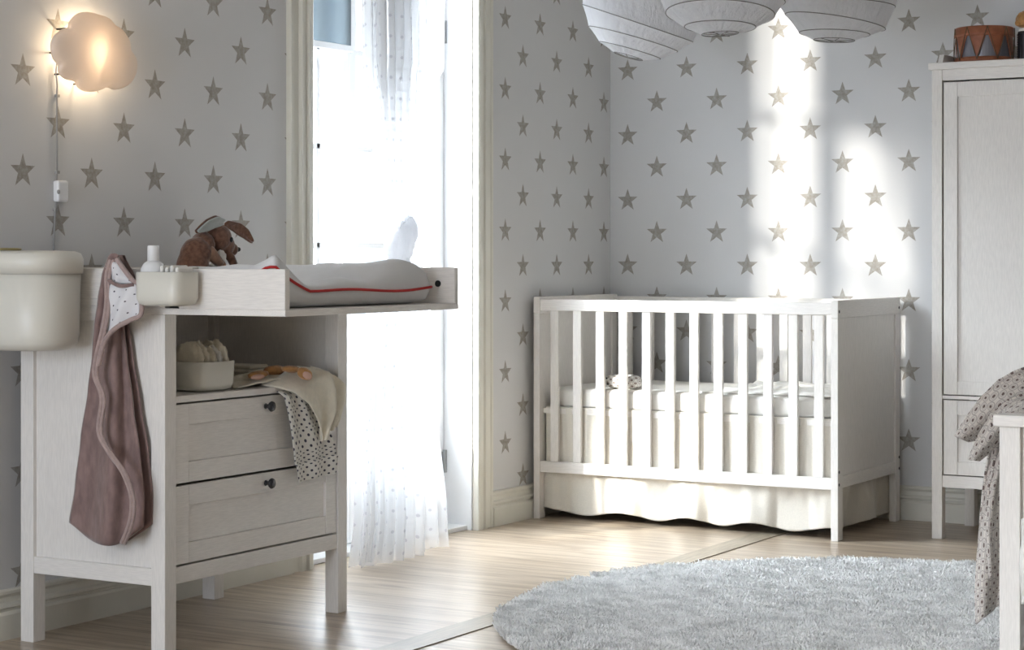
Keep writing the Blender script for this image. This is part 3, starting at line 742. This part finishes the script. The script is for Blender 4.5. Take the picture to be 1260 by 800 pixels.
# ================================================================== COT
KX0, KX1, KY0, KY1 = .030, 1.272, -.700, -.045
cr = thing('cot', 'white slatted wooden baby cot standing in the corner', 'cot', (.65, -.37, 0))
PW = .027; PD = .046
for (x0, nm) in ((KX0, 0), (KX1-PW, 1)):
    for y0 in (KY0, KY1-PD): MB().box(x0, x0+PW, y0, y0+PD, 0, .790).build('leg', M_wz, cr, bevel=.002)
    MB().box(x0, x0+PW, KY0, KY1, .791, .855).build('end_top_rail', M_wy, cr, bevel=.002)
    MB().box(x0+.003, x0+PW-.003, KY0+PD, KY1-PD, .185, .228).build('end_bottom_rail', M_wy, cr, bevel=.0015)
    MB().box(x0+.008, x0+PW-.008, KY0+PD, KY1-PD, .228, .791).build('end_panel', M_wz, cr)
ox = KX1
for (y, z) in ((KY0+.011, .815), (KY1-.011, .815), (KY0+.010, .245), (KY0+.010, .200), (KY1-.010, .243), (KY1-.010, .200)):
    MB().tube([(ox-.001, y, z), (ox+.0012, y, z)], .0055, 12).build('bolt', M_bolt, cr)
ix0, ix1 = KX0+PW, KX1-PW
for (ya, yb) in ((KY0+.006, KY0+.026), (KY1-.026, KY1-.006)):
    MB().box(ix0, ix1, ya-.002, yb, .802, .846).build('top_rail', M_wx, cr, bevel=.003)
    MB().box(ix0, ix1, ya-.002, yb, .180, .222).build('bottom_rail', M_wx, cr, bevel=.002)
    for k in range(12):
        x = .100+k*.0980; MB().box(x, x+.035, ya+.002, yb-.004, .222, .802).build('slat', M_wz, cr, bevel=.002)
MB().box(ix0, ix1, KY0+.03, KY1-.03, .405, .425).build('mattress_base', M_wx, cr)
# mattress
ms = thing('cot_mattress', 'cream-sheeted mattress lying in the cot', 'mattress', (.65, -.37, .425))
def matt(u, v): pass
m = MB().blob(((ix0+ix1)/2, (KY0+KY1)/2, .467), ((ix1-ix0)/2-.004, (KY1-KY0)/2-.034, .042), None, 72, 40, .01, 6, .22)
m.build('mattress_body', M_sheet, ms, smooth=True)
# skirt
sk = thing('cot_skirt', 'cream linen valance skirt hanging around the cot', 'valance', (.65, -.37, .03))
sy0, sy1 = KY0+.034, KY1-.034; sx0, sx1 = ix0+.008, ix1-.008
def skirt(u, v):
    per = [(sx0, sy1), (sx0, sy0), (sx1, sy0), (sx1, sy1)]
    Ls = [sy1-sy0, sx1-sx0, sy1-sy0]; T = sum(Ls); t = u*T
    if t < Ls[0]: x, y, nx, ny = sx0, sy1-t, 1, 0; 
    elif t < Ls[0]+Ls[1]: x, y, nx, ny = sx0+(t-Ls[0]), sy0, 0, -1
    else: x, y, nx, ny = sx1, sy0+(t-Ls[0]-Ls[1]), 1, 0
    z = lerp(.030, .432, v)
    low = max(0, 1-(z-.03)/.15)**.7 if z < .18 else 0
    w1 = math.sin(t*2*PI/.30+1.9+.7*math.sin(t*5))
    A = .0065*(1-v*.6)
    off = A*(math.sin(t*2*PI/.062+2*math.sin(t*11)+v*2)*(.35+.65*v))+low*.030*w1
    if ny == -1:
        off = off-.003; k = 1
        endf = min(1, (x-sx0)/.05, (sx1-x)/.05)
        off = off*max(0, endf)
        return (x, y-max(-.012, off)*1.0 if low else y+max(-.004, min(.006, off)), z+.012*w1*(1-v)**2)
    side = 1 if x > .6 else -1
    out = .022*low
    return (x+side*(max(-.003, min(.004, off)) if not low else off*.9), y, z+.008*w1*(1-v))
cloth('skirt_cloth', skirt, 420, 60, (2.4, .4), M_linen, sk, solid=.0015)
# hem band line
# toy roll and tail
tb = thing('owl_cushion', 'white patterned roll-shaped owl cushion lying at the left of the cot mattress', 'cushion', (.45, -.60, .51))
c0 = aty(768, 471, -.63)
M_pat = dotted('speckled_cushion', (.74, .72, .68), (.25, .20, .17), .012, .35, ring=True)
rx = .074
def roll(u, v):
    a = 2*PI*u; xx = lerp(-rx, rx, v); e = math.sqrt(max(0.0, 1-abs(2*v-1)**6)); r = .026*e+.0008
    return (c0.x+xx, -.63+r*math.cos(a), .535+r*math.sin(a))
o = cloth('cushion_body', roll, 32, 24, (.16, .12), M_pat, tb, solid=0)
MB().blob((c0.x-rx+.012, -.655, .547), (.004, .002, .004), None).blob((c0.x-rx+.018, -.6565, .525), (.006, .002, .003), None).build('eye', M_black, tb, smooth=True)
MB().blob((c0.x+rx+.022, -.625, .520), (.016, .012, .009), None, amp=.3).build('tail', M_pat, tb, smooth=True)
# crumpled blanket on mattress
def pil(u, v):
    x = lerp(.72, ix1-.02, u); y = lerp(KY0+.05, KY1-.08, v)
    e = min(u, 1-u)*(ix1-.74); e = min(1, min(e, v*.5, (1-v)*.5)/.03)
    r = noise.noise(Vector((x*14+y*8, y*26, 1)))+.6*noise.noise(Vector((x*30, y*40, 3)))
    return (x, y, .509+e*(.010+.011*r))
tag(cloth('cot_blanket', pil, 90, 60, (.5, .5), M_sheet, None, solid=.004, origin=(.95, -.37, .51)), 'crumpled white blanket spread over the right half of the cot mattress', 'blanket')

# ================================================================== WARDROBE
wr = thing('wardrobe', 'tall white wooden wardrobe against the back wall', 'wardrobe', (1.93, -.24, 0))
WX0, WX1, WY0, WY1 = 1.533, 2.333, -.455, -.032
for (x, y) in ((WX0, WY0), (WX1-.038, WY0), (WX0, WY1-.04), (WX1-.038, WY1-.04)): MB().box(x, x+.038, y, y+.04, 0, 1.679).build('leg', M_wz, wr, bevel=.002)
MB().box(WX0-.010, WX1+.010, WY0-.012, WY1, 1.679, 1.704).build('top_board', M_wx, wr, bevel=.003)
for x in (WX0+.012, WX1-.030): MB().prism([(x, WY0+.03, 1.704), (x, WY0+.05, 1.738), (x, WY1, 1.745), (x, WY1, 1.704)], (.018, 0, 0)).build('gallery_side', M_wy, wr, bevel=.0015)
MB().box(WX0+.03, WX1-.03, WY1-.018, WY1, 1.704, 1.745).build('gallery_back', M_wx, wr)
MB().box(WX0+.038, WX1-.038, WY0+.004, WY0+.026, 1.640, 1.679).build('front_rail', M_wx, wr)
MB().box(WX0+.038, WX1-.038, WY0+.004, WY0+.026, .186, .228).build('front_rail', M_wx, wr)
MB().box(WX0+.038, WX1-.038, WY0+.004, WY0+.026, .502, .514).build('front_rail', M_wx, wr)
for x in (WX0+.008, WX1-.020): MB().box(x, x+.012, WY0+.03, WY1-.03, .19, 1.679).build('side_panel', M_wz, wr)
MB().box(WX0+.03, WX1-.03, WY1-.02, WY1-.012, .19, 1.679).build('back_panel', M_wz, wr)
MB().box(WX0+.03, WX1-.03, WY0+.03, WY1-.03, .19, .205).build('bottom_board', M_wx, wr)
def framed(x0, x1, z0, z1, fw, nm, extra=None):
    y0 = WY0+.004; m = MB().box(x0, x0+fw, y0, y0+.018, z0, z1).box(x1-fw, x1, y0, y0+.018, z0, z1)
    m.box(x0+fw+.0005, x1-fw-.0005, y0+.0005, y0+.018, z0, z0+fw*.95).box(x0+fw+.0005, x1-fw-.0005, y0+.0005, y0+.018, z1-fw*1.05, z1)
    m.box(x0+fw, x1-fw, y0+.008, y0+.016, z0+fw*.9, z1-fw)
    return m.build(nm, M_wz, wr, bevel=.0012)
xm = (WX0+WX1)/2
for (a, b_, kx) in ((WX0+.0425, xm-.002, xm-.03), (xm+.002, WX1-.0425, xm+.03)):
    dd = framed(a, b_, .518, 1.634, .050, 'door')
    MB().blob((kx, WY0-.012, 1.05), (.014, .012, .014), None).tube([(kx, WY0-.01, 1.05), (kx, WY0+.006, 1.05)], .005, 10).build('knob', M_black, dd, smooth=True)
dd = framed(WX0+.0425, WX1-.0425, .232, .498, .050, 'drawer')

# drum on the wardrobe
dc = aty(1211, 76, -.30); DR = .104; DH = .132; dz = 1.7045
dm = thing('toy_drum', 'russet leather toy drum with zigzag cords on top of the wardrobe', 'drum', (dc.x, -.30, dz))
cN = (dc.x, -.30, dz)
MB().lathe([(0, .004), (DR-.008, .004), (DR-.008, DH-.004), (0, DH-.004)], 56, cN).build('shell', M_drumsh, dm, smooth=False, bevel=.001)
MB().lathe([(DR-.007, .0), (DR, .0), (DR+.002, .010), (DR, .022), (DR-.007, .022), (DR-.007, 0)], 56, cN).build('lower_hoop', M_leath, dm, smooth=True)
MB().lathe([(0, DH), (DR-.004, DH), (DR+.001, DH-.003), (DR+.001, DH-.022), (DR+.003, DH-.026), (DR+.003, DH-.033), (DR-.007, DH-.035)], 56, cN).build('drum_skin', M_leath, dm, smooth=True)
nz = 9; fl = MB(); cordm = MB()
ph0 = math.atan2(-ct, st)   # side turned to the room
for k in range(nz):
    a0 = ph0+.22+(k-.5)*2*PI/nz; a1 = a0+2*PI/nz; am = (a0+a1)/2
    def cy(a, r, z): return (cN[0]+r*math.cos(a), cN[1]+r*math.sin(a), dz+z)
    def tf(u, v): w_ = 1-v*.96; a = am+(u-.5)*(a1-a0)*.92*w_; return cy(a, DR-.004, lerp(DH-.03, .020, v))
    fl.grid(tf, 8, 8)
    zt, zb = DH+.001, .012
    p0 = [cy(lerp(a0, am, t), DR+.003, lerp(zt-.004, zb, t)) for t in [i/6 for i in range(7)]]
    p1 = [cy(lerp(am, a1, t), DR+.003, lerp(zb, zt-.004, t)) for t in [i/6 for i in range(7)]]
    cordm.tube(p0, .0017, 6); cordm.tube(p1, .0017, 6)
fl.build('leather_flaps', M_leath, dm, solid=.002, smooth=False)
cordm.build('zigzag_cord', M_rope, dm, smooth=True)
# small figure beside the drum, cut by the frame edge
q = aty(1262, 78, -.33)
fg = thing('toy_figure', 'small tan-headed toy with dark ribbed body beside the drum on the wardrobe', 'toy', (q.x, -.33, dz))
pr = [(0, 0), (.028, 0)]
for k in range(12): pr += [(.030, .003+k*.0085), (.0275, .007+k*.0085)]
pr += [(.026, .108), (0, .108)]
MB().lathe([(r, z) for r, z in pr], 28, (q.x, -.33, dz)).build('ribbed_body', M_black, fg, smooth=True)
MB().lathe([(0, .104), (.024, .104), (.026, .108), (.022, .120), (0, .122)], 28, (q.x, -.33, dz)).build('collar', M_sheet, fg, smooth=True)
MB().blob((q.x, -.33, dz+.150), (.034, .032, .030), None, 30, 20, .22, 4).blob((q.x-.022, -.345, dz+.138), (.012, .012, .012), None).build('head', M_orange, fg, smooth=True)

# ================================================================== PAPER LANTERNS
def lantern(x, y, z, R_, tilt, az, lab, seed):
    t = thing('paper_lantern', lab, 'lantern', (x, y, z), 'paper lanterns hanging above the cot')
    random.seed(seed)
    rot = Matrix.Rotation(az, 3, 'Z') @ Matrix.Rotation(tilt, 3, 'X')
    rings = [-76, -60, -42, -23, -4, 15, 34, 55, 76]
    rp = [(R_*math.cos(math.radians(a+random.uniform(-3, 3)))*(1 if abs(a) < 70 else 1.1), R_*.94*math.sin(math.radians(a))) for a in rings]
    tl = [((random.uniform(-.07, .07) if abs(a) < 50 else random.uniform(-.015, .015)), random.uniform(0, 6.28)) for a in rings]
    seg = 84
    def ringp(j, u, rr=1.0):
        r, zz = rp[j]; a = 2*PI*u
        return rot @ Vector((r*rr*math.cos(a), r*rr*math.sin(a), zz+tl[j][0]*R_*1.6*math.cos(a-tl[j][1])))
    def f(u, v):
        k = v*(len(rings)-1); j = min(len(rings)-2, int(k)); w_ = k-j
        p = ringp(j, u).lerp(ringp(j+1, u), w_)
        a = noise.noise(Vector((math.cos(2*PI*u)*9+seed, math.sin(2*PI*u)*9, v*3)))
        p = p*(1+.020*a*math.sin(PI*w_)-.010*math.sin(PI*w_))
        return Vector((x, y, z))+p
    MB().grid(f, seg, (len(rings)-1)*4, closeu=True).build('paper_shade', M_paper, t, smooth=False)
    for j in range(len(rings)):
        MB().tube([Vector((x, y, z))+ringp(j, i/48, 1.002) for i in range(48)], .0017, 6, closed=True).build('wire_ring', M_wire, t, smooth=True)
    b0 = rot @ Vector((0, 0, -R_*.93)); w2 = MB()
    for k in range(3):
        a = k*PI/3; rr = rp[0][0]*.98
        w2.tube([Vector((x, y, z))+rot @ Vector((rr*math.cos(a), rr*math.sin(a), rp[0][1])), Vector((x, y, z))+rot @ Vector((0, 0, rp[0][1]-.004)), Vector((x, y, z))+rot @ Vector((-rr*math.cos(a), -rr*math.sin(a), rp[0][1]))], .0015, 6)
    w2.build('wire_frame', M_wire, t)
    top = Vector((x, y, z))+rot @ Vector((0, 0, rp[-1][1]))
    MB().tube([Vector((x, y, z)), top, (x, y, z+R_+.06), (x, y, ZT)], .003, 8).build('cord', M_cable, t)
lantern(.652, -.995, 1.925, .225, .28, 1.9, 'white paper lantern hanging leftmost and lowest of the three, in front of the corner', 3)
lantern(1.222, -1.600, 1.918, .222, -.06, .4, 'white paper lantern hanging in the middle, nearest and largest in view', 11)
lantern(1.320, -.835, 1.968, .225, .05, 2.2, 'white paper lantern hanging rightmost, partly behind the middle one', 23)

# ================================================================== RUG
rc = (CAM[0]+ct*1.03-st*5.42, CAM[1]+st*1.03+ct*5.42); RR = 1.075
def rug_mat():
    m, n, b, o = newmat('grey_shag')
    v = coord(n); f = noise_(n, v, 4, 3); g = noise_(n, coord(n, (1, 3.2, 1)), 14, 4, .6)
    r = N(n, 'ShaderNodeMapRange'); n.links.new(g, r.inputs['Value']); r.inputs['From Min'].default_value = .38; r.inputs['From Max'].default_value = .66
    n.links.new(mixc(n, r.outputs[0], (.93, .93, .92), (.62, .62, .61)), b.inputs['Base Color']); b.inputs['Roughness'].default_value = .95
    return m
M_rug = rug_mat()
rg = thing('rug', 'round light grey shaggy rug on the floor in front of the cot', 'rug', (rc[0], rc[1], 0))
MB().lathe([(0, .004), (RR-.02, .004), (RR-.006, .008), (RR-.008, .016), (RR-.03, .018), (0, .018)], 128, (rc[0], rc[1], 0)).build('rug_base', M_rug, rg, smooth=True)
random.seed(5); vs = []; fs = []
Fv = Vector((-st, ct)); Rv = Vector((ct, st))
for k in range(150000):
    r = RR*math.sqrt(random.random()); a = random.uniform(0, 2*PI)
    x = rc[0]+r*math.cos(a); y = rc[1]+r*math.sin(a)
    dx, dy = x-CAM[0], y-CAM[1]; dep = dx*Fv.x+dy*Fv.y
    if dep < 4.6 and random.random() < .75: continue
    n = noise.noise(Vector((x*7, y*17, 0)))+.6*noise.noise(Vector((x*23, y*31, 5)))
    h = .018+.010*random.random()+.009*n
    la = random.uniform(0, 2*PI)*.6+n*3; ln = random.uniform(.004, .016)
    ox_, oy_ = math.cos(la)*ln, math.sin(la)*ln
    wa = random.uniform(0, PI); wx, wy = math.cos(wa)*.0022, math.sin(wa)*.0022
    i = len(vs)
    vs += [(x-wx, y-wy, .010), (x+wx, y+wy, .010), (x+ox_+wx*.8, y+oy_+wy*.8, .010+h*.8), (x+ox_-wx*.8, y+oy_-wy*.8, .010+h*.8)]
    fs.append((i, i+1, i+2, i+3))
me = bpy.data.meshes.new('pile'); me.from_pydata([(a-rc[0], b_-rc[1], c_) for a, b_, c_ in vs], [], fs); me.materials.append(M_rug)
po_ = bpy.data.objects.new('pile', me); C.objects.link(po_); po_.parent = rg; po_['kind'] = 'stuff'

# ================================================================== BED (foreground right)
bd = thing('bed', 'white wooden bed with square end post at the right edge', 'bed', (2.9, -1.9, 0))
bp = Vector((2.447, -2.718, 0)); PWb = .050
M_wzb = M_wz
for (x, y) in ((bp.x, bp.y), (bp.x+.83, bp.y), (bp.x, bp.y+1.45), (bp.x+.83, bp.y+1.45)):
    MB().box(x, x+PWb, y, y+PWb, .019, .612).build('post', M_wz, bd, bevel=.002)
for y in (bp.y, bp.y+1.45):
    MB().box(bp.x-.012, bp.x+.83+PWb+.012, y-.012, y+PWb+.012, .612, .640).build('end_cap', M_wx, bd, bevel=.003)
    MB().box(bp.x+PWb, bp.x+.83, y+.015, y+.035, .20, .612).build('end_panel', M_wx, bd, bevel=.001)
for x in (bp.x+.012, bp.x+.83+.014): MB().box(x, x+.022, bp.y+PWb, bp.y+1.45, .22, .34).build('side_rail', M_wy, bd, bevel=.002)
MB().box(bp.x+.035, bp.x+.84, bp.y+PWb, bp.y+1.45, .26, .28).build('slat_base', M_wx, bd)
tag(MB().blob((bp.x+.44, bp.y+.75, .375), (.405, .69, .095), None, 60, 30, .01, 3, .25).build('bed_mattress', M_sheet, smooth=True), 'white mattress lying inside the bed frame at the right edge', 'mattress')
# white quilt corner bulging in front of the end panel
def wq(u, v):
    x = lerp(bp.x+PWb+.012, bp.x+.60, u); z = lerp(.20+.03*math.sin(u*9), .40+.02*math.sin(u*7), v)
    return (x, bp.y-.026-.03*math.sin(PI*u)-.012*math.sin(u*20)-.018*math.sin(PI*min(1, max(0, (v-.1)*1.6))), z)
# patterned blanket
bq = thing('patterned_blanket', 'beige blanket with eye-dot print draped over the bed corner post side', 'blanket', (2.38, -2.5, .1))
def PZ(px, py, Z): dd = ray(px); return Vector((CAM[0]+dd[0]*Z, CAM[1]+dd[1]*Z, EYE-(py-CY)*Z/FPX))
ZB = 4.98
def strip(rows, size, amp, fq, z0=ZB, dz_=0.0):
    n_ = len(rows)-1
    def f(u, v):
        k = [(i/n_, *r) for i, r in enumerate(rows)]; a = pl(k, v)
        px, py = lerp(a[0], a[2], u), lerp(a[1], a[3], u)
        return PZ(px, py, z0+dz_*v+amp*math.sin(u*fq+v*3)+(a[4] if len(a) > 4 else 0)+(a[5]-a[4])*u if len(a) > 5 else z0+dz_*v+amp*math.sin(u*fq+v*3))
    return f
# long hanging fall
cloth('blanket_fall', strip([(1226, 505, 1262, 500), (1219, 540, 1250, 545), (1211, 590, 1245, 590), (1205, 640, 1243, 640), (1202, 690, 1241, 690), (1200, 730, 1239, 722), (1201, 768, 1237, 738)], (.2, .6), .020, 7.5), 30, 70, (.19, .56), M_quilt, bq, solid=.005)
cloth('blanket_fall', strip([(1228, 545, 1240, 540), (1216, 600, 1226, 600), (1213, 650, 1220, 650), (1217, 700, 1221, 695), (1218, 712, 1221, 705)], (.2, .6), .006, 6, ZB-.035), 10, 40, (.06, .36), M_quilt, bq, solid=.005)
# top folds
cloth('blanket_fold', strip([(1275, 448, 1300, 476), (1250, 456, 1270, 486), (1228, 468, 1250, 496), (1208, 487, 1226, 520), (1190, 512, 1205, 540), (1175, 537, 1193, 544)], (.1, .4), .014, 5, ZB-.03), 24, 50, (.13, .33), M_quilt, bq, solid=.006)
cloth('blanket_fold', strip([(1290, 478, 1300, 520), (1262, 484, 1275, 508), (1240, 492, 1256, 512), (1218, 510, 1240, 530), (1202, 540, 1220, 555), (1192, 566, 1206, 567)], (.1, .4), .014, 5, ZB-.07), 24, 50, (.12, .32), M_quilt, bq, solid=.006)
cloth('blanket_top', lambda u, v: (lerp(bp.x-.05, bp.x+.75, u), lerp(bp.y+.10, bp.y+.80, v), .52+.17*math.sin(PI*min(1, .30+u*.6))*math.sin(PI*(.15+.75*v))**.6+.02*noise.noise(Vector((u*7, v*6, 0)))), 40, 36, (.8, .7), M_quilt, bq, solid=.006)
tag(cloth('white_bedspread', wq, 40, 30, (.5, .4), M_sheet, None, solid=.006, origin=(bp.x+.3, bp.y-.03, .4)), 'white bedspread hanging over the bed end beside the square post', 'bedspread')

for o in bpy.data.objects:
    if '_o' in o.keys(): del o['_o']
